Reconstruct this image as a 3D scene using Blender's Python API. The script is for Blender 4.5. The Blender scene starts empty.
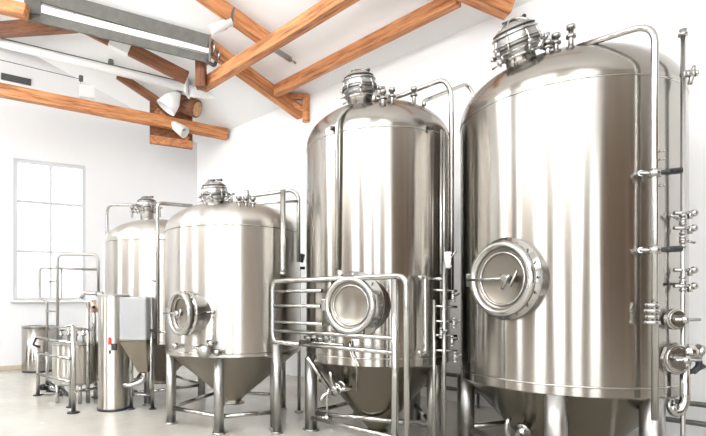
import bpy, bmesh, math, random
from mathutils import Vector as V, Matrix as M
random.seed(7)
PI = math.pi
C = bpy.context.scene.collection
# ------------------------------------------------------------------ survey of the place
FOC, CX, YH, EYE = 478.0, 300.0, 300.4, 1.5      # lens in pixels, principal column, horizon row, eye height

def P(px, py, z):                                 # a sight line at depth z
    return V(((px - CX) / FOC * z, z, EYE - (py - YH) / FOC * z))
def F(px, py, h=0.0):                             # sight line meets a level h
    return P(px, py, (EYE - h) * FOC / (py - YH))
def wall_hit(px, py, a, b, c, off=0.0):           # a*x+b*y=c, pulled off the wall
    t = (px - CX) / FOC
    z = (c - off) / (a * t + b)
    return P(px, py, z)

SN = V((0.712, 0.702, 0)); SOFF = 6.6            # long wall behind the tanks
UB = V((0.904, 0.427, 0)).normalized()           # along the end wall
CORNER = V((-2.59, 12.03, 0))
BN = V((-UB.y, UB.x, 0))                          # end wall normal (away from the room)
BOFF = BN.dot(CORNER)
SD = V((SN.y, -SN.x, 0)).normalized()             # along the long wall towards the camera side
EAVE, PITCH = EYE + 3.95, 0.40
def roof_h(x, y):
    return EAVE + PITCH * (SOFF - (SN.x * x + SN.y * y)) / SN.dot(UB)
def roof_hit(px, py, drop):
    d = P(px, py, 1.0) - V((0, 0, EYE))
    lo, hi = 0.5, 40.0
    for _ in range(60):
        m = (lo + hi) / 2
        p = V((0, 0, EYE)) + d * m
        if p.z < roof_h(p.x, p.y) - drop: lo = m
        else: hi = m
    return V((0, 0, EYE)) + d * lo
def side(px, py, off=0): return wall_hit(px, py, SN.x, SN.y, SOFF, off)
def back(px, py, off=0): return wall_hit(px, py, BN.x, BN.y, BOFF, off)

# ------------------------------------------------------------------ materials
def newmat(name):
    m = bpy.data.materials.new(name); m.use_nodes = True
    return m, m.node_tree.nodes, m.node_tree.links, m.node_tree.nodes['Principled BSDF']
def simple(name, col, rough=0.5, metal=0.0, bump=0, scale=40, var=0.0):
    m, n, l, b = newmat(name)
    b.inputs['Base Color'].default_value = (*col, 1)
    b.inputs['Roughness'].default_value = rough
    b.inputs['Metallic'].default_value = metal
    if bump or var:
        tc = n.new('ShaderNodeTexCoord'); nz = n.new('ShaderNodeTexNoise')
        nz.inputs['Scale'].default_value = scale; nz.inputs['Detail'].default_value = 6
        l.new(tc.outputs['Object'], nz.inputs['Vector'])
        if bump:
            bp = n.new('ShaderNodeBump'); bp.inputs['Strength'].default_value = bump
            bp.inputs['Distance'].default_value = 0.01
            l.new(nz.outputs['Fac'], bp.inputs['Height']); l.new(bp.outputs['Normal'], b.inputs['Normal'])
        if var:
            r = n.new('ShaderNodeValToRGB')
            r.color_ramp.elements[0].position = .35; r.color_ramp.elements[1].position = .7
            r.color_ramp.elements[0].color = (*[c * (1 - var) for c in col], 1)
            r.color_ramp.elements[1].color = (*[min(1, c * (1 + var * .4)) for c in col], 1)
            l.new(nz.outputs['Fac'], r.inputs['Fac']); l.new(r.outputs['Color'], b.inputs['Base Color'])
    return m
def brushed(name, col, rough, aniso, bumpy):
    m, n, l, b = newmat(name)
    b.inputs['Metallic'].default_value = 1
    b.inputs['Base Color'].default_value = (*col, 1)
    b.inputs['Anisotropic'].default_value = aniso; b.inputs['Anisotropic Rotation'].default_value = .25
    tg = n.new('ShaderNodeTangent'); tg.direction_type = 'RADIAL'; tg.axis = 'Z'
    l.new(tg.outputs['Tangent'], b.inputs['Tangent'])
    tc = n.new('ShaderNodeTexCoord'); mp = n.new('ShaderNodeMapping')
    mp.inputs['Scale'].default_value = (3, 3, 160)
    nz = n.new('ShaderNodeTexNoise'); nz.inputs['Scale'].default_value = 1.2; nz.inputs['Detail'].default_value = 4
    l.new(tc.outputs['Object'], mp.inputs['Vector']); l.new(mp.outputs['Vector'], nz.inputs['Vector'])
    mr = n.new('ShaderNodeMapRange'); mr.inputs['To Min'].default_value = rough * .995; mr.inputs['To Max'].default_value = rough * 1.005
    l.new(nz.outputs['Fac'], mr.inputs['Value']); l.new(mr.outputs['Result'], b.inputs['Roughness'])
    # slow waviness of rolled plate
    n2 = n.new('ShaderNodeTexNoise'); n2.inputs['Scale'].default_value = 1.6; n2.inputs['Detail'].default_value = 1
    mp2 = n.new('ShaderNodeMapping'); mp2.inputs['Scale'].default_value = (2.2, 2.2, .25)
    l.new(tc.outputs['Object'], mp2.inputs['Vector']); l.new(mp2.outputs['Vector'], n2.inputs['Vector'])
    bp = n.new('ShaderNodeBump'); bp.inputs['Strength'].default_value = bumpy; bp.inputs['Distance'].default_value = .05
    l.new(n2.outputs['Fac'], bp.inputs['Height']); l.new(bp.outputs['Normal'], b.inputs['Normal'])
    return m
def wood(name, c0, c1, c2):
    m, n, l, b = newmat(name)
    tc = n.new('ShaderNodeTexCoord'); mp = n.new('ShaderNodeMapping')
    mp.inputs['Scale'].default_value = (1.2, 14, 14)
    nz = n.new('ShaderNodeTexNoise'); nz.inputs['Scale'].default_value = 1.6; nz.inputs['Detail'].default_value = 8
    nz.inputs['Roughness'].default_value = .7
    l.new(tc.outputs['Object'], mp.inputs['Vector']); l.new(mp.outputs['Vector'], nz.inputs['Vector'])
    r = n.new('ShaderNodeValToRGB'); e = r.color_ramp.elements
    e[0].position = .34; e[0].color = (*c0, 1); e[1].position = .72; e[1].color = (*c2, 1)
    k = e.new(.5); k.color = (*c1, 1)
    l.new(nz.outputs['Fac'], r.inputs['Fac']); l.new(r.outputs['Color'], b.inputs['Base Color'])
    b.inputs['Roughness'].default_value = .6
    bp = n.new('ShaderNodeBump'); bp.inputs['Strength'].default_value = .4; bp.inputs['Distance'].default_value = .01
    l.new(nz.outputs['Fac'], bp.inputs['Height']); l.new(bp.outputs['Normal'], b.inputs['Normal'])
    return m
def glow(name, col, s):
    m = bpy.data.materials.new(name); m.use_nodes = True; n = m.node_tree.nodes; n.clear()
    e = n.new('ShaderNodeEmission'); o = n.new('ShaderNodeOutputMaterial')
    e.inputs['Color'].default_value = (*col, 1); e.inputs['Strength'].default_value = s
    m.node_tree.links.new(e.outputs[0], o.inputs[0]); return m

STEEL = brushed('brushed_stainless', (.40, .38, .35), .21, .95, .10)
STEELM = brushed('matte_stainless', (.60, .575, .535), .30, .9, .08)  # matte finish, lightened further: haze over the far tanks put in the colour
CONEM = brushed('matte_cone', (.36, .33, .28), .28, .5, .05)  # far cones: haze and dark floor reflection put into the colour
CONE = brushed('cone_stainless', (.22, .195, .155), .24, .5, .05)  # darkened base colour carries the dim floor that the cones reflect
DOME = brushed('dome_stainless', (.34, .318, .29), .20, .45, .03)
PIPE = simple('polished_pipe', (.48, .47, .45), .16, 1)
FITTING = simple('fitting_steel', (.44, .43, .415), .14, 1)
SATIN = simple('satin_steel', (.42, .41, .395), .34, 1, var=.06, scale=6)
DARK = simple('dark_rubber', (.025, .025, .027), .45)
DOORPLATE = simple('door_plate', (.27, .245, .21), .28, 1)
WHITEP = simple('white_paint', (.86, .86, .85), .4)
GALV = simple('galvanised_steel', (.125, .125, .112), .55, .1, var=.18, scale=9)
FRAMEP = simple('frame_paint', (.52, .53, .54), .5)
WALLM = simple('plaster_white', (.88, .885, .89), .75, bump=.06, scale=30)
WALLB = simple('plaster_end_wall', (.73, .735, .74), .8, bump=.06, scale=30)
WALLT = simple('plaster_tan', (.25, .17, .10), .8, bump=.06, scale=30)
CEILM = simple('ceiling_white', (.90, .90, .90), .8)
TRIM = simple('baseboard_tan', (.46, .40, .30), .6)
WOOD = wood('orange_timber', (.20, .068, .023), (.53, .21, .078), (.74, .39, .18))
WOODD = wood('dark_timber', (.07, .025, .012), (.20, .075, .030), (.34, .14, .055))
WOODE = wood('end_grain', (.40, .20, .09), (.58, .32, .16), (.70, .45, .26))
RED = simple('red_plastic', (.55, .04, .03), .4)
PANE = glow('window_daylight', (.97, .985, 1), 1.25)
SKYP = glow('window_daylight_far', (.93, .97, 1), 4.6)  # glow of the added unseen windows
ROOFP = glow('rooflight_daylight', (.97, .985, 1), 7.0)  # glow of the added unseen rooflights
DOORW = wood('door_timber', (.05, .025, .012), (.13, .07, .035), (.22, .13, .07))  # timber of the added door and posts

def floor_mat():
    m, n, l, b = newmat('sealed_concrete')
    tc = n.new('ShaderNodeTexCoord')
    a = n.new('ShaderNodeTexNoise'); a.inputs['Scale'].default_value = .55; a.inputs['Detail'].default_value = 8
    c = n.new('ShaderNodeTexNoise'); c.inputs['Scale'].default_value = 9; c.inputs['Detail'].default_value = 6
    l.new(tc.outputs['Object'], a.inputs['Vector']); l.new(tc.outputs['Object'], c.inputs['Vector'])
    r = n.new('ShaderNodeValToRGB'); e = r.color_ramp.elements
    e[0].position = .35; e[0].color = (.44, .41, .36, 1); e[1].position = .65; e[1].color = (.58, .56, .51, 1)
    l.new(a.outputs['Fac'], r.inputs['Fac']); l.new(r.outputs['Color'], b.inputs['Base Color'])
    mr = n.new('ShaderNodeMapRange'); mr.inputs['To Min'].default_value = .10; mr.inputs['To Max'].default_value = .34
    l.new(c.outputs['Fac'], mr.inputs['Value']); l.new(mr.outputs['Result'], b.inputs['Roughness'])
    bp = n.new('ShaderNodeBump'); bp.inputs['Strength'].default_value = .06; bp.inputs['Distance'].default_value = .01
    l.new(c.outputs['Fac'], bp.inputs['Height']); l.new(bp.outputs['Normal'], b.inputs['Normal'])
    return m
FLOORM = floor_mat()

# ------------------------------------------------------------------ mesh helpers
class MB:
    def __init__(s): s.b = bmesh.new()
    def box(s, c, sx, sy, sz, rot=None, bev=0.0):
        g = bmesh.ops.create_cube(s.b, size=1)
        vs = g['verts']
        bmesh.ops.scale(s.b, vec=(sx, sy, sz), verts=vs)
        if bev:
            es = list({e for v in vs for e in v.link_edges})
            r = bmesh.ops.bevel(s.b, geom=es, offset=bev, segments=2, profile=.5, affect='EDGES')
            vs = list({v for f in r['faces'] for v in f.verts} | {v for v in vs if v.is_valid})
        T = M.Translation(V(c)) @ (rot.to_4x4() if rot else M.Identity(4))
        bmesh.ops.transform(s.b, matrix=T, verts=vs)
        return s
    def beam(s, a, b, w, h, up=V((0, 0, 1)), bev=.008):
        a, b = V(a), V(b); d = (b - a); L = d.length; x = d.normalized()
        y = up.cross(x).normalized(); z = x.cross(y)
        R = M((x, y, z)).transposed()
        return s.box((a + b) / 2, L, w, h, R, bev)
    def tube(s, pts, r, seg=14, bend=0.0, caps=True):
        pts = [V(p) for p in pts]
        if bend and len(pts) > 2:
            out = [pts[0]]
            for i in range(1, len(pts) - 1):
                p, q, t = pts[i - 1], pts[i], pts[i + 1]
                d1 = (p - q); d2 = (t - q); k = min(bend, d1.length * .48, d2.length * .48)
                A = q + d1.normalized() * k; B = q + d2.normalized() * k
                for j in range(7):
                    u = j / 6
                    out.append(A.lerp(q, u).lerp(q.lerp(B, u), u))
            out.append(pts[-1]); pts = out
        rings = []
        n = len(pts); prevn = None
        for i, p in enumerate(pts):
            t = (pts[min(i + 1, n - 1)] - pts[max(i - 1, 0)])
            if t.length < 1e-9: continue
            t.normalize()
            if prevn is None:
                a = V((0, 0, 1)) if abs(t.z) < .9 else V((1, 0, 0))
                nn = t.cross(a).normalized()
            else:
                nn = (prevn - t * prevn.dot(t))
                nn.normalize()
            prevn = nn; bb = t.cross(nn)
            rr = r[i] if isinstance(r, (list, tuple)) else r
            rings.append([s.b.verts.new(p + (nn * math.cos(2 * PI * k / seg) + bb * math.sin(2 * PI * k / seg)) * rr) for k in range(seg)])
        for i in range(len(rings) - 1):
            for k in range(seg):
                f = s.b.faces.new((rings[i][k], rings[i][(k + 1) % seg], rings[i + 1][(k + 1) % seg], rings[i + 1][k])); f.smooth = True
        if caps:
            s.b.faces.new(rings[0][::-1]); s.b.faces.new(rings[-1])
        return s
    def lathe(s, prof, seg=96, base=(0, 0, 0), axis=V((0, 0, 1)), smooth=True):
        axis = V(axis).normalized(); base = V(base)
        a = V((1, 0, 0)) if abs(axis.x) < .8 else V((0, 1, 0))
        e1 = axis.cross(a).normalized(); e2 = axis.cross(e1)
        rings = []
        for (r, h) in prof:
            if r < 1e-6: rings.append([s.b.verts.new(base + axis * h)])
            else: rings.append([s.b.verts.new(base + axis * h + (e1 * math.cos(2 * PI * k / seg) + e2 * math.sin(2 * PI * k / seg)) * r) for k in range(seg)])
        for i in range(len(rings) - 1):
            A, B = rings[i], rings[i + 1]
            for k in range(seg):
                k2 = (k + 1) % seg
                if len(A) == 1 and len(B) == 1: continue
                if len(A) == 1: f = s.b.faces.new((A[0], B[k2], B[k]))
                elif len(B) == 1: f = s.b.faces.new((A[k], A[k2], B[0]))
                else: f = s.b.faces.new((A[k], A[k2], B[k2], B[k]))
                f.smooth = smooth
        return s
    def torus(s, c, axis, R, r, seg=48, sub=12, arc=(0, 2 * PI), ref=None):
        axis = V(axis).normalized()
        a = V((0, 0, 1)) if abs(axis.z) < .9 else V((1, 0, 0))
        e1 = (V(ref) - axis * V(ref).dot(axis)).normalized() if ref is not None else axis.cross(a).normalized()
        e2 = axis.cross(e1); full = abs(arc[1] - arc[0] - 2 * PI) < 1e-6
        N = seg if full else seg + 1; rings = []
        for i in range(N):
            t = arc[0] + (arc[1] - arc[0]) * i / seg
            d = e1 * math.cos(t) + e2 * math.sin(t)
            rings.append([s.b.verts.new(V(c) + d * (R + r * math.cos(2 * PI * k / sub)) + axis * r * math.sin(2 * PI * k / sub)) for k in range(sub)])
        for i in range(N if full else N - 1):
            A, B = rings[i], rings[(i + 1) % N]
            for k in range(sub):
                f = s.b.faces.new((A[k], A[(k + 1) % sub], B[(k + 1) % sub], B[k])); f.smooth = True
        if not full: s.b.faces.new(rings[0]); s.b.faces.new(rings[-1])
        return s
    def ball(s, c, r, seg=16):
        g = bmesh.ops.create_uvsphere(s.b, u_segments=seg, v_segments=seg // 2, radius=r)
        bmesh.ops.translate(s.b, vec=V(c), verts=g['verts'])
        for v in g['verts']:
            for f in v.link_faces: f.smooth = True
        return s
    def poly(s, pts, thick, nrm):                 # a flat plate with real thickness
        nrm = V(nrm).normalized() * thick
        A = [s.b.verts.new(V(p)) for p in pts]; B = [s.b.verts.new(V(p) + nrm) for p in pts]
        s.b.faces.new(A); s.b.faces.new(B[::-1]); n = len(A)
        for i in range(n): s.b.faces.new((A[i], B[i], B[(i + 1) % n], A[(i + 1) % n]))
        return s
    def build(s, name, mat, parent=None, origin=None):
        bmesh.ops.recalc_face_normals(s.b, faces=s.b.faces)
        me = bpy.data.meshes.new(name); s.b.to_mesh(me); s.b.free()
        me.materials.append(mat)
        o = bpy.data.objects.new(name, me); C.objects.link(o)
        if parent: o.parent = parent
        elif origin is not None:
            me.transform(M.Translation(-V(origin))); o.location = V(origin)
        return o
def tag(o, label, cat, group=None):
    o['label'] = label; o['category'] = cat
    if group: o['group'] = group
    return o
def thing(name, label, cat, loc=(0, 0, 0), group=None):
    o = bpy.data.objects.new(name, None); C.objects.link(o); o.location = V(loc)
    o.empty_display_size = .1
    return tag(o, label, cat, group)
def struct(name, mb, mat, parent=None, origin=None):
    o = mb.build(name, mat, parent, origin)
    if not parent: o['kind'] = 'structure'
    return o

# ------------------------------------------------------------------ the hall
LW, LL = 12.6, 21.0
K0 = CORNER.copy(); K1 = K0 + SD * LL; K2 = K1 - UB * LW; K3 = K0 - UB * LW
RIDGE = 6.3
def zroof(p): 
    s = (SOFF - (SN.x * p.x + SN.y * p.y)) / SN.dot(UB)
    return EAVE + PITCH * (s if s < RIDGE else 2 * RIDGE - s)
mb = MB(); mb.poly([K0 + UB * .3 - SD * .3, K1 + UB * .3 + SD * .3, K2 - UB * .3 + SD * .3, K3 - UB * .3 - SD * .3], -.2, (0, 0, 1))
struct('floor', mb, FLOORM)
def up(p, z): return V((p.x, p.y, z))
def wall(name, a, b, mat, out, holes=()):
    """vertical wall from a to b with rectangular openings (t0,t1,z0,z1), thickness .25 outward"""
    mb = MB(); L = (b - a).length; d = (b - a) / L
    xs = sorted({0, L} | {h for q in holes for h in q[:2]})
    ridge = None
    if abs(d.dot(UB)) > .99: ridge = RIDGE if True else None
    if ridge: xs = sorted(set(xs) | {L / 2})
    for i in range(len(xs) - 1):
        x0, x1 = xs[i], xs[i + 1]
        q0, q1 = a + d * x0, a + d * x1
        t0, t1 = zroof(q0), zroof(q1)
        hs = [h for h in holes if h[0] <= x0 + 1e-6 and h[1] >= x1 - 1e-6]
        if not hs: segs = [(0, 0, t0, t1)]
        else:
            h = hs[0]; segs = [(h[3], h[3], t0, t1)]
            if h[2] > 0: segs.append((0, 0, h[2], h[2]))
        for (za, zb, zc, zd) in segs:
            mb.poly([up(q0, za), up(q1, zb), up(q1, zd), up(q0, zc)], .25, out)
    return struct(name, mb, mat)
WB0 = back(13.5, 298.6); WB1 = back(85.5, 298.6)
za = back(13.5, 157.5).z; zb = back(85.5, 166).z; WT = (za + zb) / 2; WS = 1.50
a0 = (K0 - WB1).to_2d().length; a1 = (K0 - WB0).to_2d().length
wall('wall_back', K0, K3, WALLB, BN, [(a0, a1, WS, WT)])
wall('wall_right', K1, K0, WALLM, SN)
lh = [(2.4, 3.8, .3, 4.9), (7.3, 8.5, .3, 4.9), (11.2, 13.2, .2, 5.0), (14.6, 16.4, .2, 5.0), (17.9, 19.9, .2, 5.0)]
wall('wall_left', K3, K2, WALLT, -SN, lh)
fh = [(0.8, 2.9, .2, 5.0), (4.4, 7.4, 0, 4.8)]
wall('wall_front', K2, K1, WALLT, SD, fh)
# roof slopes
mb = MB(); R0 = K0 - UB * RIDGE; R1 = K1 - UB * RIDGE
mb.poly([up(K0, zroof(K0)), up(K1, zroof(K1)), up(R1, zroof(R1)), up(R0, zroof(R0))], .2, (0, 0, 1))
mb.poly([up(R0, zroof(R0)), up(R1, zroof(R1)), up(K2, zroof(K2)), up(K3, zroof(K3))], .2, (0, 0, 1))
struct('ceiling', mb, CEILM)

def window(name, a, b, z0, z1, out, pane, cols, rows, fr=.07):
    d = (b - a).normalized(); L = (b - a).length; mid = (a + b) / 2
    mb = MB()
    ins = V(out) * .06
    for (p, q) in ((up(a + d * fr / 2, z0), up(a + d * fr / 2, z1)), (up(b - d * fr / 2, z0), up(b - d * fr / 2, z1))):
        mb.beam(p + ins, q + ins, fr, .1, up=V(out))
    for z in (z0 + fr / 2, z1 - fr / 2):
        mb.beam(up(a, z) + ins, up(b, z) + ins, .1, fr)
    for i in range(1, cols):
        p = a + d * L * i / cols; mb.beam(up(p, z0) + ins, up(p, z1) + ins, .045, .06, up=V(out))
    for z in rows:
        mb.beam(up(a, z) + ins, up(b, z) + ins, .06, .045)
    w = struct(name, mb, FRAMEP)
    g = MB(); g.poly([up(a, z0) + V(out) * .1, up(b, z0) + V(out) * .1, up(b, z1) + V(out) * .1, up(a, z1) + V(out) * .1], .012, out)
    g.build('pane', pane, w)
    s = MB(); s.beam(up(a - d * .06, z0 - .02) - V(out) * .03, up(b + d * .06, z0 - .02) - V(out) * .03, .12, .04)
    s.build('window_sill', WHITEP, w)
    return w
zt1 = back(50, 203).z; zt2 = back(50, 252).z
window('window_1', up(WB0, 0), up(WB1, 0), WS, WT, BN, PANE, 2, (zt1, zt2))
dl = (K2 - K3).normalized()
for i, h in enumerate(lh): window('window_%d' % (i + 2), K3 + dl * h[0], K3 + dl * h[1], h[2], h[3], -SN, SKYP, 3, (2.0, 3.1))  # added unseen windows, lighting the hall and streaking the steel
df = (K1 - K2).normalized()
for i, k in enumerate((0,)): 
    h = fh[k]; window('window_%d' % (i + 7), K2 + df * h[0], K2 + df * h[1], h[2], h[3], SD, SKYP, 3, (2.0, 3.1))  # one more added unseen window, for the tank highlights
# added unseen rooflights in the far roof slope, brightening the tank wall
for i in range(3):
    c0 = R0 + SD * (3.0 + i * 6.0) - UB * 1.6; c1 = c0 + SD * 3.6; e0 = c0 - UB * 2.4; e1 = c1 - UB * 2.4
    q = [up(p, zroof(p) - .05) for p in (c0, c1, e1, e0)]
    mb = MB(); 
    for k in range(4): mb.beam(q[k], q[(k + 1) % 4], .08, .08)
    w = struct('window_%d' % (i + 8), mb, WHITEP)
    g = MB(); g.poly(q, .02, (0, 0, 1)); g.build('pane', ROOFP, w)
# added unseen timber double door, a dark band for the tank reflections
h = fh[1]; a = K2 + df * h[0]; b = K2 + df * h[1]
mb = MB(); m_ = (a + b) / 2
mb.beam(up(a, 2.4) + SD * .1, up(m_ - df * .005, 2.4) + SD * .1, .06, 4.8); mb.beam(up(m_ + df * .005, 2.4) + SD * .1, up(b, 2.4) + SD * .1, .06, 4.8)
for z in (.3, 2.4, 4.5): mb.beam(up(a + df * .1, z) + SD * .05, up(b - df * .1, z) + SD * .05, .05, .18)
dr = struct('door_1', mb, DOORW)
mb = MB(); mb.tube([up(m_ + df * .1, 1.0) - SD * .0, up(m_ + df * .1, 1.3) - SD * .0], .015); mb.build('door_handle', FITTING, dr)
for i, (t0, t1) in enumerate(((.3, 1.2), (4.6, 5.3), (6.2, 6.9), (9.3, 10.5), (13.75, 14.25), (16.95, 17.45))):  # added unseen dark posts, giving vertical bands in the tank reflections
    mb = MB(); q0, q1 = K3 + dl * t0, K3 + dl * t1; mid = (q0 + q1) / 2 + SN * .06
    mb.beam(up(mid, .0), up(mid, zroof(mid) - .05), t1 - t0, .12, up=V(SN)); struct('trim_%d' % (i + 1), mb, DOORW)
for i, (t0, t1) in enumerate(((3.1, 4.1), (8.2, 9.0), (10.4, 11.6))):  # further added posts, darkening the right side of the tank reflections
    mb = MB(); q0, q1 = K2 + df * t0, K2 + df * t1; mid = (q0 + q1) / 2 - SD * .06
    mb.beam(up(mid, .0), up(mid, zroof(mid) - .12), t1 - t0, .12, up=V(SD)); struct('trim_%d' % (i + 7), mb, DOORW)
# baseboards
mb = MB(); mb.beam(up(K3, .05) - BN * .012, up(K0 - UB * .02, .05) - BN * .012, .024, .10, bev=.004); struct('baseboard_back', mb, TRIM)

# ------------------------------------------------------------------ roof timber
def beam_thing(name, label, cat, a, b, w, h, mat, group=None, upv=V((0, 0, 1))):
    a, b = V(a), V(b); d = (b - a); x = d.normalized(); y = upv.cross(x).normalized(); z = x.cross(y)
    mb = MB(); mb.box((0, 0, 0), d.length, w, h, None, .010)
    o = mb.build(name, mat); o.matrix_world = M.Translation((a + b) / 2) @ M((x, y, z)).transposed().to_4x4()
    return tag(o, label, cat, group)
def extend(a, b, k0=0, k1=0):
    d = (b - a).normalized(); return a - d * k0, b + d * k1
# upper rafter (top centre) and lower rafter with its foot on the wall bracket
a, b = extend(roof_hit(205, -4, .22), roof_hit(262, 37, .22), 3.0, 0.15)
beam_thing('rafter', 'orange timber rafter descending from the top edge, white spot lamp clipped to it', 'beam', a, b, .15, .22, WOOD)
a, b = extend(roof_hit(211, 48, .25), roof_hit(299, 112, .25), .1, .08)
beam_thing('rafter', 'orange timber rafter whose lower end rests against the carved wall bracket', 'beam', a, b, .15, .24, WOOD)
rafB = (a, b)
a, b = extend(roof_hit(203, 86, .62), roof_hit(352, -7, .62), 0, 3.0)
beam_thing('purlin', 'long orange timber crossing under both rafters up to the top edge', 'beam', a, b, .15, .21, WOOD)
a, b = extend(roof_hit(276, 91, .26), roof_hit(466, -6, .26), 0, -.1)
beam_thing('purlin', 'long orange timber rising right from the bracket rafter, nearest the tall tanks', 'beam', a, b, .13, .20, WOOD)
a, b = extend(roof_hit(470, -10, .30), roof_hit(507, 6, .30), 3.0, .05)
beam_thing('rafter', 'orange timber rafter end poking in at the top above the right tank hatch', 'beam', a, b, .19, .26, WOOD)
# bracket on the wall
t = thing('wall_bracket', 'small carved timber bracket fixed to the white wall under the rafter end', 'bracket', side(302, 122, .05))
o = t.location
pw = side(303, 108, .0); zz = SN * -.02
mb = MB()
b0 = side(306, 122, .06) - o; b1 = side(306, 95, .06) - o
mb.beam(b0, b1, .12, .09, up=SN)
mb.build('back_post', WOOD, t)
mb = MB(); c0 = side(304, 97, .1) - o; c1 = side(288, 99, .1) - UB * .22 - o
mb.beam(c0, c1, .10, .10); mb.beam(c1 + V((0, 0, -.02)), b1.lerp(b0, .6), .09, .08); mb.build('carved_arm', WOOD, t)

ZGA = roof_hit(10, -24, .12).y; ZGB = roof_hit(209, 35, .12).y
# truss by the end wall : lies in a plane parallel to the end wall
FT = side(228, 134, .03)
TOFF = BN.dot(FT)
def tr(px, py, off=0): return wall_hit(px, py, BN.x, BN.y, TOFF, off)
a, b = extend(tr(0, 90), tr(227, 134.5), 1.5, 0)
beam_thing('tie_beam', 'long level orange tie beam spanning the left half in front of the end wall', 'beam', a, b, .16, .24, WOOD)
a, b = roof_hit(118, 75, .12), tr(163, 105, -.1)
beam_thing('brace', 'thin dark timber brace slanting down behind the white lamp shade', 'beam', a, b, .10, .17, WOODD)
a, b = extend(roof_hit(88, 28, .35), roof_hit(187, 78, .35), .3, 0)
br = beam_thing('brace', 'brown timber brace slanting down below the grey steel beam, white tape around it', 'beam', a, b, .10, .24, WOODD)
# white band around that brace
q0, q1 = a.lerp(b, .36), a.lerp(b, .46)
mb = MB(); Mi = br.matrix_world.inverted()
mb.box(Mi @ ((q0 + q1) / 2), .36, .12, .262, None, .004); mb.build('white_band', WHITEP, br)
a = roof_hit(201, 56, .3); b = P(201, 88, a.y)
beam_thing('hanging_post', 'short upright dark timber post between the grey steel beam end and the purlin', 'post', a, b, .18, .18, WOODD, upv=V((0, 1, 0)))
a, b = extend(P(-25, 0, ZGA - .25), P(27, 12, ZGA - .20), 2.0, 0)
beam_thing('rafter', 'orange timber rafter in the top left corner strapped to the grey steel beam', 'beam', a, b, .17, .22, WOOD)
a, b = extend(roof_hit(-15, 31, .35), roof_hit(76, 24, .35), 2.0, 0)
beam_thing('collar_beam', 'dark timber collar beam in the top left corner beneath the orange rafter', 'beam', a, b, .14, .27, WOODD)
# pad on the end wall with log end
pts = [tr(150, 101, -.16), tr(150, 143, -.16), tr(192.5, 149, -.16), tr(192.5, 116, -.16), tr(164, 108, -.16)]
t = thing('gusset_board', 'brown boarded timber gusset behind the right end of the tie beam', 'board', pts[1])
mb = MB(); mb.poly([p - t.location for p in pts], .06, BN); mb.build('board', WOODD, t)
mb = MB(); mb.beam(tr(150, 139, -.12) - t.location, tr(192.5, 145, -.12) - t.location, .06, .17)
mb.build('bottom_rail', WOOD, t)
mb = MB(); mb.beam(tr(156, 110, -.12) - t.location, tr(188, 140, -.12) - t.location, .05, .13); mb.build('diagonal', WOOD, t)
t = thing('log_stub', 'round log end pointing out beside the white lamp shade', 'log', tr(197, 109, .40))
o = t.location; ax = (V((0, 0, EYE)) * 0 - (tr(170, 98, -.2) - o)).normalized()
p0 = tr(172, 100, .0) - o
mb = MB(); mb.tube([p0, V((0, 0, 0))], .19, 24); mb.build('bark', WOODD, t)
mb = MB(); dd = (V((0, 0, 0)) - p0).normalized(); mb.tube([dd * .001, dd * .02], .15, 24); mb.build('end_grain', WOODE, t)

# ------------------------------------------------------------------ steel and services overhead
def sb(name, y0a, y1a, y0b, y1b, mat, parent, w, sh=V((0, 0, 0))):
    A0, A1 = P(10, y0a, ZGA), P(10, y1a, ZGA); B0, B1 = P(209, y0b, ZGB), P(209, y1b, ZGB)
    a, b = (A0 + A1) / 2 - o + sh, (B0 + B1) / 2 - o + sh; a = a - (b - a).normalized() * 3.0
    mb = MB(); mb.beam(a, b, w, ((A0 - A1).length + (B0 - B1).length) / 2, bev=.006); return mb.build(name, mat, parent)
t = thing('steel_beam', 'grey galvanised steel double beam with white tube between, crossing top left', 'beam', P(209, 60, ZGB)); o = t.location
sb('upper_channel', -22, -5, 37, 48, GALV, t, .05)
sb('white_tube', -3, 6, 50, 55, WHITEP, t, .05)
sb('lower_channel', 6, 16, 54, 63, GALV, t, .05)
mb = MB(); e0 = P(209, 37, ZGB) - o; e1 = P(209, 63, ZGB) - o; mb.beam(e0, e1, .20, .03, up=UB); mb.build('end_plate', SATIN, t)
mb = MB(); k = P(33, 6, ZGA + (ZGB - ZGA) * .11) - o
mb.box(k, .26, .20, .34, M((UB, V((-UB.y, UB.x, 0)), V((0, 0, 1)))).transposed(), .01); mb.build('strap', GALV, t)
mb = MB(); c = P(213, 48, ZGB) - o
mb.torus(c, UB, .11, .022, 24, 8); mb.torus(c + UB * .09 + V((0, 0, -.12)), UB, .08, .02, 24, 8); mb.build('cable_roller', FITTING, t)
mb = MB(); mb.tube([P(206, 60, ZGB) - o, P(214, 66, ZGB) - o, P(216, 62, ZGB) - o], .03, 10, .05); mb.build('hook', DARK, t)

t = thing('duct_pipe', 'long white ventilation pipe running below the grey steel beam, flange at its end', 'pipe', tr(187, 88, .9)); o = t.location; DS = roof_hit(-25, 37, .40); DS = DS + (DS - o).normalized() * 2.5
mb = MB(); mb.tube([DS - o, tr(187, 88, .9) - o], .085, 20); mb.build('pipe', WHITEP, t)
mb = MB(); mb.tube([DS + V((0, 0, .105)) - o, V((-.05, -.02, .105))], .014, 8); mb.build('cable', GALV, t)
mb = MB(); d = (tr(187, 88, .9) - DS).normalized()
mb.box((0, 0, .05), .05, .30, .42, M((d, V((-d.y, d.x, 0)).normalized(), V((0, 0, 1)))).transposed(), .01); mb.build('flange', WHITEP, t)
mb = MB(); mb.tube([d * .02 + V((0, 0, -.05)), tr(232, 98, .6) - o], [.12, .07], 16); mb.build('end_cone', WHITEP, t)
mb = MB(); k = DS.lerp(o, .77) + V((0, 0, .12)) - o; mb.lathe([(0, .09), (.05, .08), (.06, .0), (.06, -.05)], 16, k); mb.build('clamp', GALV, t)

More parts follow.
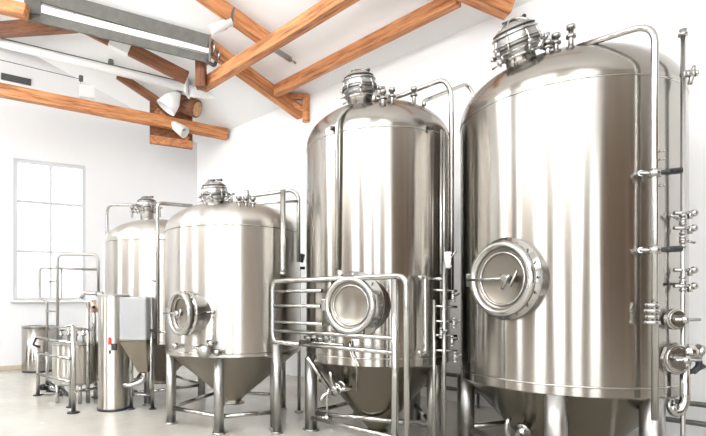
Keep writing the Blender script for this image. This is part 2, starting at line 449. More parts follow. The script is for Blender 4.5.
t = thing('pendant_box', 'small white box hanging on a thin wire near the end wall', 'box', tr(86, 97, -.5)); o = t.location
mb = MB(); q = tr(87, 92, -.5) - o; mb.box(q, .30, .12, .26, M((UB, V((-UB.y, UB.x, 0)), V((0, 0, 1)))).transposed(), .015); mb.build('housing', WHITEP, t)
mb = MB(); mb.tube([tr(-20, 55, -.5) - o, tr(80, 79, -.5) - o, tr(81, 88, -.5) - o], .008, 6); mb.build('wire', GALV, t)
mb = MB(); mb.tube([tr(81, 81, -.5) - o, tr(81, 76, -.5) - o], .045, 10); mb.build('connector', GALV, t)
v0, v1 = back(1, 76, .012), back(31, 82.5, .012)
t = thing('wall_vent', 'narrow grey vent grille high on the end wall above the tie beam', 'vent', v0)
mb = MB(); mb.beam(V((0, 0, 0)), v1 - v0, .02, .15, bev=.004); mb.build('frame', GALV, t)
mb = MB()
for i in range(4): mb.beam(V((0, 0, -.05 + i * .033)) - BN * .015, v1 - v0 + V((0, 0, -.05 + i * .033)) - BN * .015, .008, .012, bev=0)
mb.build('grille', DARK, t)

def shade(px, py, off, r, L, label, axis, base='shade_lamp'):
    p = tr(px, py, off); t = thing('shade_lamp', label, 'lamp', p, 'white shade lamps by the log')
    mb = MB(); prof = [(.05, -.02), (.07, 0), (r * .8, L * .45), (r, L), (r * .96, L), (r * .76, L * .47), (.04, .03)]
    mb.lathe(prof, 28, (0, 0, 0), axis); mb.build('lamp_shade', WHITEP, t)
    mb = MB(); mb.tube([V(axis).normalized() * -.10, V(axis).normalized() * .06], .055, 14); mb.build('socket', SATIN, t)
    return t
shade(178, 93, .55, .22, .42, 'white bell lamp shade above the tie beam beside the log end', (-.55, -.1, -.75))
shade(171, 123, -.02, .13, .42, 'white lamp shade below the tie beam, tilted right over the pad', (.75, -.2, -.55))
# white spot lamp on the upper rafter, white conduit beyond
p = roof_hit(232, 22, .55); t = thing('spot_lamp', 'white cylindrical spot lamp clipped beneath the upper rafter', 'lamp', p)
q = roof_hit(211, 30, .8) - p
mb = MB(); mb.tube([V((0, 0, 0)), q * .96], .055, 16); mb.tube([q * .3, q], .075, 18); mb.build('lamp_body', WHITEP, t)
mb = MB(); mb.tube([V((0, 0, 0)), V((0, 0, .12)), V((.03, 0, .22))], .02, 10); mb.build('clip', GALV, t)
p = roof_hit(291, 60, .12); q = roof_hit(266, 44, .12) - p
t = thing('conduit_stub', 'short pale conduit sloping down the ceiling below the crossing timbers', 'conduit', p)
mb = MB(); mb.tube([V((0, 0, 0)), q], .045, 14); mb.build('tube', SATIN, t)
mb = MB(); mb.tube([V((0, 0, 0)), -q.normalized() * .10], .02, 10); mb.build('nozzle', FITTING, t)

# ------------------------------------------------------------------ tanks
class Tank:
    def __init__(s, X, Z, R, hw_top, hw_bot, b, cone_h, label, band=.09, knuckle=.04, legr=.085, mats=None):
        s.mats = mats or (STEEL, DOME, CONE)
        s.c = V((X, Z, 0)); s.R = R; s.zt = EYE + hw_top; s.zb = EYE - hw_bot; s.b = b
        s.ze = s.zb - band; s.knuckle = knuckle; s.zc = s.ze - cone_h; s.legr = legr
        s.t = thing('fermentation_tank', label, 'tank', s.c, 'stainless fermentation tanks')
    def prof(s, r):                                # dome height at radius r
        return s.zt + s.knuckle + s.b * math.sqrt(max(0, 1 - (r / s.R) ** 2))
    def S(s, px, py, off=0.0):                     # sight line meets the shell (local coordinates)
        t = (px - CX) / FOC; R = s.R + off; X, Z = s.c.x, s.c.y
        a = t * t + 1; b = -(t * X + Z); c = X * X + Z * Z - R * R; D = b * b - a * c
        z = (-b - math.sqrt(max(D, 0))) / a
        return P(px, py, z) - s.c
    def FL(s, px, off):                            # column px on a circle, floor level
        p = s.S(px, YH, off); return V((p.x, p.y, 0))
    def D(s, px, py, off=0.0):                     # sight line meets the dome
        d = P(px, py, 1.0) - V((0, 0, EYE)); z = s.c.y - s.R * 1.1; best = None; bz = 9
        while z < s.c.y + s.R:
            p = V((0, 0, EYE)) + d * z; r = math.hypot(p.x - s.c.x, p.y - s.c.y)
            if r < s.R:
                e = p.z - s.prof(r) - off
                if e <= 0 and p.z > s.zt: return p - s.c
                if abs(e) < bz: bz = abs(e); best = p - s.c
            z += .01
        return best
    def dome_at(s, px, frac_back=0.0):
        pass
    def body(s):
        R, t = s.R, s.t
        mb = MB(); mb.lathe([(R, s.ze + .012), (R, s.zt + s.knuckle)], 128); o = mb.build('shell', s.mats[0], t)
        mb = MB(); pr = [(R, s.zt + s.knuckle)]
        for i in range(1, 29):
            a = PI / 2 * i / 28; pr.append((R * math.cos(a) if i < 28 else 0, s.zt + s.knuckle + s.b * math.sin(a)))
        mb.lathe(pr, 128); mb.build('dome', s.mats[1], t)
        mb = MB(); ro = .10
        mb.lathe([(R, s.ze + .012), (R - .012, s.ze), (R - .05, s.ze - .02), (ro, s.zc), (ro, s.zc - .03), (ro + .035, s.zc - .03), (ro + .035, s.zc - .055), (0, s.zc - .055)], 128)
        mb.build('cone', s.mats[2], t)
        for nm, z in (('weld_seam', s.zt), ('weld_seam', s.zb)):
            mb = MB(); mb.torus((0, 0, z), (0, 0, 1), R - .002, .009, 128, 6); mb.build(nm, PIPE, t)
    def legs(s, pxs, off, extra=(), hgt=None, brace_z=.22, rb=.03):
        pos = []
        for px in pxs:
            p = s.FL(px, off); pos.append(p)
        for e in extra: pos.append(V((e[0], e[1], 0)))
        for p in pos:
            r = p.to_2d().length
            ztop = s.ze - (s.ze - s.zc) * max(0, (s.R - r - s.legr * 1.0)) / (s.R - .1) + .02
            if r > s.R - s.legr: ztop = s.ze + .01
            mb = MB(); mb.tube([p + V((0, 0, .015)), p + V((0, 0, ztop))], s.legr, 28); l = mb.build('leg', SATIN, s.t)
            mb = MB(); mb.lathe([(0, .0), (s.legr * 1.35, 0), (s.legr * 1.35, .018), (0, .018)], 28, p); mb.build('foot_plate', SATIN, l)
        if brace_z:
            n = len(pos); order = sorted(pos, key=lambda v: math.atan2(v.y, v.x))
            for i in range(n):
                mb = MB(); mb.tube([order[i] + V((0, 0, brace_z)), order[(i + 1) % n] + V((0, 0, brace_z))], rb, 12); mb.build('brace', PIPE, s.t)
        return pos
    def pipe(s, pts, r, bend=.12, name='pipe', mat=None):
        mb = MB(); mb.tube(pts, r, 14, bend); return mb.build(name, mat or PIPE, s.t)
    def manway(s, px, py, rf, rd, depth, handle=True, bolts=16, turn=0.0):
        """side hatch: dished flange, collar, door with bar handle"""
        c = s.S(px, py); n = V((c.x, c.y, 0)).normalized(); n = M.Rotation(math.radians(-turn), 3, 'Z') @ n; x = V((-n.y, n.x, 0)); z = V((0, 0, 1))
        par = MB()
        par.lathe([(rf * .90, -.22), (rf * .90, depth * .25), (rf, depth * .25), (rf, depth * .42), (rf * .80, depth * .42), (rf * .80, depth * .8), (rd * .95, depth * .8), (rd * .95, -.2)], 64, c, n)
        o = par.build('manway_collar', FITTING, s.t)
        mb = MB(); mb.torus(c + n * depth * .85, n, rd * 1.04, rd * .13, 64, 14); mb.build('clamp_ring', PIPE, o)
        mb = MB()
        mb.lathe([(0, depth * .55), (rd * .7, depth * .58), (rd * .84, depth * .68), (rd * .90, depth * .8), (rd * .98, depth * .8), (rd * .98, depth * .4), (0, depth * .4)], 64, c, n)
        d = mb.build('manway_door', DOORPLATE, s.t)
        mb = MB(); mb.torus(c + n * depth * .72, n, rd * .80, rd * .05, 64, 10); mb.build('gasket', FITTING, d)
        if handle:
            h = MB(); f = c + n * (depth * 1.02 + .03)
            h.tube([f - x * rd * 1.25, f + x * rd * .35], .011, 10)
            h.tube([f + x * rd * .18 - z * rd * .32, f + x * rd * .45 + z * rd * .1], .014, 10)
            h.tube([f + x * rd * .15 + z * rd * .12, f + x * rd * .50 - z * rd * .22, f + x * rd * .72 + z * rd * .22], .012, 10)
            h.tube([f + x * rd * .32 - n * .05, f + x * rd * .32 + n * .03], .03, 12)
            h.build('handle', FITTING, d)
        mb = MB()
        mb.box(c - x * rd * 1.22 + n * depth * .75, .05, .07, .12, M((x, n, z)).transposed(), .008)
        mb.build('hinge', FITTING, o)
        for k in range(bolts):
            a = 2 * PI * k / bolts; mb = MB()
            q = c + (x * math.cos(a) + z * math.sin(a)) * rf * .92 + n * depth * .42
            mb.tube([q - n * .01, q + n * .010], .010, 8); mb.build('bolt', FITTING, o)
        return c, n, x
    def top_manway(s, px, py, k=1.0, lean=.35):
        """pressure manway with cap, clamp straps and valves standing on the dome"""
        c = s.D(px, py); r = c.to_2d().length
        nr = V((c.x, c.y, 0)) * (s.b / s.R) / max(.2, math.sqrt(max(.05, 1 - (r / s.R) ** 2))) / s.R
        n = (V((0, 0, 1)) + nr * lean * 1.6).normalized()
        x = n.cross(V((0, 1, 0))).normalized(); y = n.cross(x)
        c = c - n * .05
        mb = MB(); mb.lathe([(.15 * k, -.06), (.15 * k, .10 * k), (.19 * k, .10 * k), (.19 * k, .13 * k), (0, .13 * k)], 36, c, n); o = mb.build('top_manway', FITTING, s.t)
        mb = MB(); mb.lathe([(0, .13 * k), (.175 * k, .13 * k), (.21 * k, .17 * k), (.22 * k, .25 * k), (.215 * k, .33 * k), (.18 * k, .40 * k), (.10 * k, .445 * k), (0, .455 * k)], 40, c, n)
        mb.build('cap', SATIN, o)
        mb = MB()
        for h, rr in ((.17, .205), (.255, .232), (.335, .222)): mb.torus(c + n * h * k, n, rr * k, .011 * k, 40, 8)
        mb.build('clamp_band', FITTING, o)
        mb = MB()
        for h, rr in ((.215, .221), (.375, .198)): mb.torus(c + n * h * k, n, rr * k, .010 * k, 40, 8)
        mb.build('gasket', DARK, o)
        mb = MB()
        for a in (0, .7, 1.57, 2.3):
            d = x * math.cos(a) + y * math.sin(a)
            pts = [c + d * .24 * k * math.cos(u) + n * (.17 * k + .31 * k * math.sin(u)) for u in [PI * j / 14 for j in range(15)]]
            mb.tube(pts, .012 * k, 8)
        mb.build('guard_strap', PIPE, o)
        for a in (.3, 1.5, 2.6, 3.7, 4.6, 5.5):
            mb = MB(); d = x * math.cos(a) + y * math.sin(a)
            q = c + d * .20 * k + n * .12 * k
            mb.tube([q - n * .03, q + d * .05 * k + n * .05 * k], .014 * k, 8); mb.ball(q + d * .07 * k + n * .07 * k, .028 * k, 10)
            mb.tube([q, q + d * .10 * k - n * .02], .012 * k, 8)
            mb.build('clamp_screw', FITTING, o)
        mb = MB(); q = c + n * .47 * k
        mb.tube([q - x * .13 * k, q + x * .10 * k], .014 * k, 8); mb.tube([q - n * .06, q], .03 * k, 10); mb.ball(q - x * .14 * k, .024 * k, 10)
        mb.build('handle', DARK, o)
        # little side arm with cocks
        mb = MB(); q = c - x * .30 * k + n * .12 * k
        mb.tube([q - n * .12 * k, q + n * .12 * k], .02 * k, 10); mb.tube([q, c + n * .12 * k], .016 * k, 8)
        mb.tube([q + n * .1 * k - x * .06 * k, q + n * .1 * k + x * .06 * k], .022 * k, 10)
        mb.build('side_arm', FITTING, o)
        return c
    def nozzle(s, p, h=.16, r=.025, name='nozzle'):
        mb = MB(); mb.tube([p - V((0, 0, .04)), p + V((0, 0, h))], r, 12)
        mb.lathe([(0, h * .45), (r * 1.9, h * .45), (r * 1.9, h * .6), (0, h * .6)], 14, p)
        mb.lathe([(0, h), (r * 1.7, h), (r * 1.7, h + .03), (0, h + .03)], 14, p)
        return mb.build(name, FITTING, s.t)
    def valve(s, p, ax, size=.05, lever=None, name='valve', dark=False):
        return make_valve(p, ax, size, lever, s.t, name, dark)
def make_valve(p, ax, size, lever, parent, name='valve', dark=False):
    p = V(p); ax = V(ax).normalized(); mb = MB()
    mb.tube([p - ax * size * 1.5, p + ax * size * 1.5], size * .42, 12)
    for k in (-1.4, -.55, .55, 1.4): mb.lathe([(0, -.006), (size * .72, -.006), (size * .72, .006 + size * .12), (0, .006 + size * .12)], 16, p + ax * size * k, ax)
    mb.ball(p, size * .72, 12)
    o = mb.build(name, FITTING, parent)
    lv = V(lever) if lever is not None else V((0, -.05, .05))
    m = MB(); m.tube([p, p + lv * .5], size * .22, 8); m.tube([p + lv * .45, p + lv], size * .28, 8); m.ball(p + lv, size * .34, 8)
    m.build('lever', DARK if dark else FITTING, o)
    return o

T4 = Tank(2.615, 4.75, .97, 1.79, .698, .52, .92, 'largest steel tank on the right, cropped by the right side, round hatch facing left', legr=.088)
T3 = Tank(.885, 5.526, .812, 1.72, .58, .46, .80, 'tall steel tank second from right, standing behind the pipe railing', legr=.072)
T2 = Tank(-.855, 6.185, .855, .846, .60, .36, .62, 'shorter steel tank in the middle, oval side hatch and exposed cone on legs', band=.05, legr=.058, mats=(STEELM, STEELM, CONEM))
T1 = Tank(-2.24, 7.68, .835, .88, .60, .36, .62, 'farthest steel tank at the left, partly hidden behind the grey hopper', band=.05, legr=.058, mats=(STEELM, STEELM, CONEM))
for T in (T4, T3, T2, T1): T.body()

# ---- tank 4 (right)
T4.legs([466, 556, 652], -.06, [(.35, .80)], brace_z=.16)
T4.manway(508, 279, .36, .285, .11, turn=8)
T4.top_manway(521, 61, .86, .5)
for px, py, h in ((556, 47, .10), (548, 50, .07), (571, 43, .14)): T4.nozzle(T4.D(px, py + 2), h, .022)
zt = T4.S(655, 60, .09)
top = P(655, 22, zt.y + T4.c.y) - T4.c
T4.pipe([T4.D(577, 45) - V((0, 0, .02)), top, T4.S(655, 176, .09), T4.S(655, 420, .09)], .025, .16, 'cleaning_pipe')
for y, L in ((173, 648), (250, 648)):
    a = T4.S(655, y, .09); b = T4.S(641, y, 0)
    mb = MB(); mb.tube([b, T4.S(641, y, .05), a], .016, 10); mb.tube([a - V((0, 0, .03)), a + V((0, 0, .03))], .042, 14); mb.tube([b - V((.0, 0, 0)), T4.S(641, y, .03)], .022, 12)
    o = mb.build('pipe_clamp', FITTING, T4.t)
    mb = MB(); mb.tube([a, a + V((.10, -.05, .0))], .02, 8); mb.tube([a + V((.06, -.03, 0)), a + V((.16, -.06, .005))], .024, 8); mb.build('lever', DARK, o)
for y in (152, 160, 186): T4.valve(T4.S(655, y, .09), (0, 0, 1), .028, (.05, -.03, .0), 'union')
# sight pipe at the far right
xr = T4.S(682, 100, .06)
def RP(px, py, z=None): return P(px, py, (z or (xr.y + T4.c.y))) - T4.c
T4.pipe([RP(683, 35), RP(683, 436), RP(683, 470)], .017, .05, 'sight_pipe')
mb = MB(); mb.lathe([(0, 0), (.034, 0), (.034, .02), (.02, .03), (.03, .05), (0, .05)], 14, RP(683, 36)); mb.build('pipe_cap', FITTING, T4.t)
for y, lv in ((74, (.04, .0, .05)), (222, (-.11, -.02, .05)), (240, (.09, 0, -.02)), (284, (-.10, 0, 0)), (352, (.06, -.02, 0))):
    T4.valve(RP(683 if y > 100 else 689, y), (0, 0, 1) if y > 100 else (1, 0, .1), .036, lv, 'valve', y in (284,))
for y in (213, 228, 270, 286):
    a = RP(683, y); mb = MB(); mb.tube([RP(674, y), RP(694, y)], .016, 10); mb.ball(RP(694, y), .03, 10); mb.tube([RP(690, y - 2), RP(690, y + 6)], .018, 8); mb.build('cross_fitting', FITTING, T4.t)
mb = MB(); mb.tube([RP(683, 74) - V((.0, 0, 0)), RP(687, 72), RP(693, 72)], .02, 10, .02); mb.tube([RP(693, 72), RP(694, 66)], .015, 8); mb.tube([RP(693, 72), RP(690, 84)], .018, 8); mb.build('top_bracket', FITTING, T4.t)
# sample ports with discs on the lower right
for (px, py, r) in ((670, 319, .085), (671, 358, .13)):
    c = T4.S(px, py); n = V((-.35, -1, 0)).normalized(); n = (V((c.x, c.y, 0)).normalized() * .6 + V((-.1, -.6, 0))).normalized()
    mb = MB(); mb.lathe([(0, -.05), (r * .6, -.05), (r * .6, .03), (r, .03), (r, .06), (r * .7, .075), (0, .075)], 28 if r < .1 else 8, c, n, False); o = mb.build('sample_port', FITTING, T4.t)
    mb = MB(); mb.torus(c + n * .07, n, r * .8, .010, 28, 8); mb.build('gasket', FITTING, o)
    mb = MB(); mb.tube([c, c + n * .14, RP(683, py - 3)], .022, 10, .03); mb.ball(c + n * .13, .035, 12); mb.tube([c + n * .13 - V((.08, 0, 0)), c + n * .13 + V((.12, 0, .0))], .013, 8); mb.build('port_stem', PIPE, o)
c = RP(689, 352)
mb = MB(); mb.ball(c, .065, 16); mb.tube([c, RP(698, 358)], .04, 12); mb.lathe([(0, 0), (.05, 0), (.05, .03), (0, .03)], 16, RP(697, 350), (1, 0, -.3)); mb.build('pump_body', FITTING, T4.t)
mb = MB(); mb.tube([RP(696, 352), RP(700, 366), RP(693, 372)], .024, 10, .04); mb.tube([RP(690, 372), RP(704, 366)], .02, 8); mb.build('pump_handle', DARK, T4.t)
T4.pipe([RP(685, 356), RP(685, 402), RP(680, 412), RP(673, 413), RP(671, 405)], .034, .09, 'drain_elbow')
mb = MB(); mb.torus(RP(672, 406), (0.6, -1, .3), .045, .014, 24, 8); mb.build('hose_ring', FITTING, T4.t)
# union at 655 low
mb = MB(); q = T4.S(652, 313, .09)
for k in range(4): mb.lathe([(0, 0), (.055 - .008 * (k % 2), 0), (.055 - .008 * (k % 2), .03), (0, .03)], 18, q + V((0, 0, -.09 + .045 * k)))
mb.build('union_nut', FITTING, T4.t)
# outlet valve on the cone
def cone_pt(T, px, py):
    d = P(px, py, 1.0) - V((0, 0, EYE)); z = T.c.y - T.R
    while z < T.c.y + T.R:
        p = V((0, 0, EYE)) + d * z; r = math.hypot(p.x - T.c.x, p.y - T.c.y)
        h = T.ze - (T.R - r) / (T.R - .1) * (T.ze - T.zc)
        if r < T.R and p.z >= h: return p - T.c
        z += .005
    return P(px, py, T.c.y) - T.c
c = cone_pt(T4, 527, 425); n = V((c.x, c.y, -.4)).normalized()
mb = MB(); mb.tube([c - n * .02, c + n * .14], .04, 14); mb.lathe([(0, 0), (.07, 0), (.07, .03), (0, .03)], 18, c + n * .05, n); o = mb.build('racking_port', FITTING, T4.t)
mb = MB(); e = c + n * .15; mb.tube([e + V((-.06, 0, -.04)), e + V((-.13, -.02, .07)), e + V((-.10, -.02, .17))], .022, 10, .05); mb.tube([e + V((-.06, 0, -.04)), e + V((.03, 0, -.1))], .026, 10); mb.build('lever', PIPE, o)

# ---- tank 3
T3.legs([311, 434], -.06, [(-.12, .72), (.55, .45)], brace_z=.20)
T3.manway(357, 305, .335, .245, .17, handle=False, turn=14)
T3.top_manway(360, 101, .76, .2)
mb = MB(); c = T3.S(346, 276); n = V((c.x, c.y, 0)).normalized(); mb.torus(c + n * .02 + V((0, 0, -.04)), n, .14, .022, 32, 8, (0, PI), ref=V((-n.y, n.x, 0)) * -1); mb.build('lifting_hoop', DARK, T3.t)
for px, py in ((383, 100), (392, 98), (414, 97)): T3.nozzle(T3.D(px, py + 4), .11, .02)
z3 = T3.S(445, 100, .05).y + T3.c.y
A = T3.D(374, 101) + V((0, 0, .07))
T3.pipe([A - V((0, 0, .08)), A, P(395, 98, 5.4) - T3.c, P(444, 79, 5.2) - T3.c, P(451.5, 92, 5.2) - T3.c, P(451.5, 205, 5.2) - T3.c, P(451.5, 300, 5.2) - T3.c], .026, .12, 'cleaning_pipe')
T3.pipe([T3.D(424, 104) - V((0, 0, .02)), T3.D(424, 104) + V((0, 0, .03)), P(466, 84, 5.9) - T3.c, P(473, 92, 5.9) - T3.c, P(473, 140, 5.95) - T3.c], .022, .1, 'vent_pipe')
T3.pipe([T3.D(352, 106), T3.D(343, 112, .05), T3.S(337, 122, .05), T3.S(337, 270, .03)], .020, .06, 'conduit')
for y in (130,): mb = MB(); mb.lathe([(0, 0), (.03, 0), (.03, .03), (0, .03)], 12, T3.S(333, y, .02)); mb.build('stud', DARK, T3.t)
mb = MB(); mb.tube([T3.S(428, 128, .0), T3.S(434, 128, .05)], .022, 10); mb.build('stud', DARK, T3.t)
T3.pipe([T3.S(441, 130, .05), T3.S(441, 330, .05)], .016, .1, 'level_tube')
T3.pipe([T3.S(444, 131, .09), T3.S(444, 300, .09)], .012, .1, 'level_tube')
# down pipe with hook on the right front
T3.pipe([T3.S(418, 278, .10), T3.S(425, 276, .10), T3.S(425.5, 352, .10), T3.S(419.5, 356, .12), T3.S(419, 350, .12)], .024, .05, 'drain_pipe')
mb = MB(); a = T3.S(432, 279, 0); mb.tube([a, T3.S(444, 279, .12)], .022, 10); mb.build('pipe_arm', PIPE, T3.t)
# cone racking valve
c = cone_pt(T3, 345, 384); n = V((c.x - .2, c.y, -.25)).normalized()
mb = MB(); mb.tube([c - n * .02, c + n * .16], .035, 14)
for k in (.04, .10, .16): mb.lathe([(0, 0), (.062, 0), (.062, .018), (0, .018)], 18, c + n * k, n)
o = mb.build('racking_port', FITTING, T3.t)
e = c + n * .15
mb = MB(); mb.tube([e, e + V((-.04, -.05, .10)), e + V((-.05, -.06, .20))], .017, 10, .04); mb.tube([e, e + V((-.12, -.02, -.05)), e + V((-.15, -.02, -.12))], .02, 10, .04); mb.tube([e, e + V((.18, .0, .02))], .028, 10); mb.build('lever', PIPE, o)
T3.pipe([T3.S(350, 341, .04), T3.S(350, 352, .05), cone_pt(T3, 358, 366) + V((-.02, -.08, 0)), cone_pt(T3, 358, 388) + V((-.03, -.12, 0))], .010, .05, 'drip_tube')
T3.pipe([cone_pt(T3, 311, 356) + V((-.04, -.06, 0)), cone_pt(T3, 337, 392) + V((-.06, -.1, 0))], .024, .05, 'cone_pipe')
T3.pipe([P(329, 388, 4.95) - T3.c, P(327, 398, 4.95) - T3.c, P(327, 418, 4.95) - T3.c], .012, .04, 'drip_tube')
mb = MB(); q = P(327, 418, 4.95) - T3.c
mb.ball(q, .04, 12); mb.tube([q - V((.05, 0, .0)), q + V((.05, 0, 0))], .022, 8); mb.build('sample_cock', FITTING, T3.t)

# ---- tank 2
T2.legs([171, 219, 275], -.055, [(-.30, .72), (.60, .45)], brace_z=.19, rb=.026)
T2.manway(191, 313, .25, .215, .17, handle=True, turn=22)
T2.top_manway(215, 203, .66, .25)
for px, py in ((239, 206), (246, 206), (253, 207)): T2.nozzle(T2.D(px, py), .08, .02)
z2 = 5.95
T2.pipe([P(240, 201, 5.9) - T2.c, P(252, 196, 5.9) - T2.c, P(292, 190, 5.85) - T2.c, P(298.5, 196, 5.85) - T2.c, P(298.5, 262, 5.85) - T2.c], .024, .1, 'cleaning_pipe')
T2.pipe([P(253, 204, 5.8) - T2.c, P(298, 201, 5.8) - T2.c], .016, .1, 'cross_pipe')
T2.pipe([P(283, 190, 5.5) - T2.c, P(283, 262, 5.5) - T2.c, P(283, 276, 5.5) - T2.c], .032, .1, 'down_pipe')
mb = MB(); q = P(283, 275, 5.5) - T2.c; mb.lathe([(0, 0), (.05, 0), (.05, .03), (0, .03)], 16, q); mb.build('pipe_foot', FITTING, T2.t)
T2.pipe([P(247, 190, 5.8) - T2.c, P(247, 203, 5.85) - T2.c], .03, .02, 'stub')
mb = MB(); q = T2.S(213, 312, .05); mb.tube([T2.S(193, 313, .04), q], .011, 8); mb.tube([q - V((0, 0, .0)), T2.S(213, 312)], .02, 10); mb.ball(q, .03, 10); mb.build('hatch_stay', PIPE, T2.t)
T2.pipe([T2.S(157.5, 208, .25), T2.S(157.5, 210, .25), T2.S(157.5, 345, .25)], .022, .05, 'side_pipe') if False else None
for (px, py, L) in ((178, 346, .07), (201, 349, .11), (212, 343, .06), (218, 352, .08)):
    mb = MB(); q = T2.S(px, py, .05); n = V((q.x, q.y, 0)).normalized(); mb.tube([q - n * .07, q + n * .05], .03, 12); mb.ball(q + n * .03, .042, 12); mb.tube([q - V((L, 0, -.02)), q + V((L, 0, .0))], .018, 10); mb.build('valve', FITTING, T2.t)
mb = MB(); q = T2.S(205, 351, .06); n = V((q.x, q.y, 0)).normalized(); mb.lathe([(0, 0), (.075, 0), (.08, .06), (.05, .09), (0, .095)], 24, q - n * .02, n); mb.build('round_cap', SATIN, T2.t)
T2.pipe([T2.S(213, 316, .03), T2.S(213, 340, .04)], .009, .05, 'thin_tube')

# ---- tank 1
T1.legs([118, 148], -.06, [(.7, -.2), (0, .75), (-.72, .1)], brace_z=.18, rb=.024)
T1.top_manway(147, 214, .66, .1)
for px, py in ((132, 215), (157, 211)): T1.nozzle(T1.D(px, py), .10, .02)
zz = 7.4
T1.pipe([P(137, 205, 7.1) - T1.c, P(109, 205, 7.2) - T1.c, P(107, 212, 7.3) - T1.c, P(107, 300, 7.3) - T1.c], .022, .08, 'cleaning_pipe')
T1.pipe([P(192, 206, 6.9) - T1.c, P(158, 203, 6.5) - T1.c, P(157.5, 215, 6.5) - T1.c, P(157.5, 345, 6.5) - T1.c], .026, .06, 'down_pipe')
T1.pipe([P(151, 297, 6.45) - T1.c, P(151, 372, 6.45) - T1.c, P(151, 390, 6.45) - T1.c], .03, .06, 'down_pipe')
for y in (282, 330):
    T1.valve(P(157.5, y, 6.5) - T1.c, (0, 0, 1), .035, (-.07, -.02, .02), 'valve')
T1.pipe([P(149, 330, 6.4) - T1.c, P(172, 333, 6.2) - T1.c], .018, .05, 'cross_pipe')

# ------------------------------------------------------------------ pipe railing before tank 3
L0 = V((-.30, 5.46, 0)); L1 = V((.945, 4.23, 0)); LD = (L1 - L0).normalized()
t = thing('pipe_railing', 'bent stainless pipe railing with stacked bars in front of the tall middle tank', 'railing', L0)
def rp(px, z):      # point of the railing plane above column px at height z, local
    tt = (px - CX) / FOC; nrm = V((-LD.y, LD.x, 0)); k = nrm.dot(L0); Z = k / (nrm.x * tt + nrm.y)
    return V((tt * Z, Z, z)) - L0
def rh(px, py):
    p = rp(px, 0) + L0; return P(px, py, p.y) - L0
r = .024
htop = rh(340, 278.5).z; hlow = rh(330, 347).z
mb = MB(); mb.tube([rp(300, hlow), rp(273, hlow), rp(273, htop), rp(406.5, htop), rp(406.5, .02)], r * 1.15, 16, .10); mb.build('outer_loop', PIPE, t)
for py, e in ((291, 322), (306, 321), (323, 323)):
    h_ = rh(300, py).z; mb = MB(); mb.tube([rp(274, h_), rp(e, h_)], r * .85, 12); mb.build('bar', PIPE, t)
h_ = rh(330, 334).z; mb = MB(); mb.tube([rp(274, h_), rp(394, h_)], r * .85, 12); mb.build('bar', PIPE, t)
mb = MB(); mb.tube([rp(300, hlow), rp(393, hlow)], r * .9, 12); mb.build('bar', PIPE, t)
mb = MB(); mb.tube([rp(395, htop - .03), rp(395, .02)], .034, 14); mb.build('post', PIPE, t)
q = LD.cross(V((0, 0, 1))) * -.03
mb = MB(); mb.tube([rp(277, hlow - .02), rp(277, .02)], .052, 18); mb.build('post', SATIN, t)
for px in (277, 395, 406.5):
    mb = MB(); mb.lathe([(0, 0), (.07, 0), (.07, .018), (0, .018)], 20, rp(px, 0)); mb.build('foot_plate', SATIN, t)
mb = MB(); mb.tube([rp(312, .26), rp(405, .26)], .022, 12); mb.build('low_bar', PIPE, t)

# valve manifold standing between tanks 3 and 4
mo = V(((446 - CX) / FOC * 4.75, 4.75, 0))
t = thing('valve_manifold', 'upright pipe manifold with rows of valves between the two tall tanks', 'manifold', mo)
def mp_(px, py, z=4.75): return P(px, py, z) - mo
mb = MB(); mb.tube([mp_(444, 262), V((mp_(444, 300).x, 0, .02))], .022, 14); mb.tube([mp_(434, 300), V((mp_(434, 300).x, 0, .02))], .018, 14); mb.build('riser', PIPE, t)
for y in (290, 306, 321, 335, 350): mb = MB(); mb.tube([mp_(433, y), mp_(457, y + 1)], .013, 10); mb.build('cross_pipe', PIPE, t)
for (x, y) in ((453, 297), (454, 323), (452, 341), (455, 357), (441, 333)):
    make_valve(mp_(x, y, 4.72), (0, 0, 1), .032, (.04, -.06, .03), t, 'valve', y in (297, 341))
make_valve(mp_(449, 262, 4.75), (0, 0, 1), .045, (.05, -.04, .1), t, 'valve')
mb = MB(); mb.tube([mp_(448, 252), mp_(448, 268)], .035, 14); mb.build('sleeve', WHITEP, t)
mb = MB()
for x in (444, 434): mb.lathe([(0, 0), (.05, 0), (.05, .015), (0, .015)], 16, V((mp_(x, 300).x, 0, 0)))
mb.build('foot_plate', SATIN, t)

# valve column between tank 2 and tank 3
vo = F(299, 416)
vo = V((vo.x, vo.y, 0)) + V((-.0, .25, 0))
t = thing('valve_column', 'slim valve column with black knob rising behind the railing left end', 'valve', vo)
def vp(px, py): return P(px, py, vo.y) - vo
mb = MB(); mb.tube([V((0, 0, .02)), vp(299, 266)], .022, 12); mb.tube([vp(295, 276), vp(295, 345)], .012, 10); mb.build('column', PIPE, t)
for y in (272, 284, 300, 318): make_valve(vp(299, y), (0, 0, 1), .034, (-.07, -.03, .02), t, 'valve')
mb = MB(); mb.tube([vp(300, 262), vp(302, 254)], .045, 14); mb.tube([vp(297, 268), vp(305, 268)], .02, 8); mb.build('knob', DARK, t)
mb = MB(); mb.lathe([(0, 0), (.06, 0), (.06, .015), (0, .015)], 16); mb.build('foot_plate', SATIN, t)

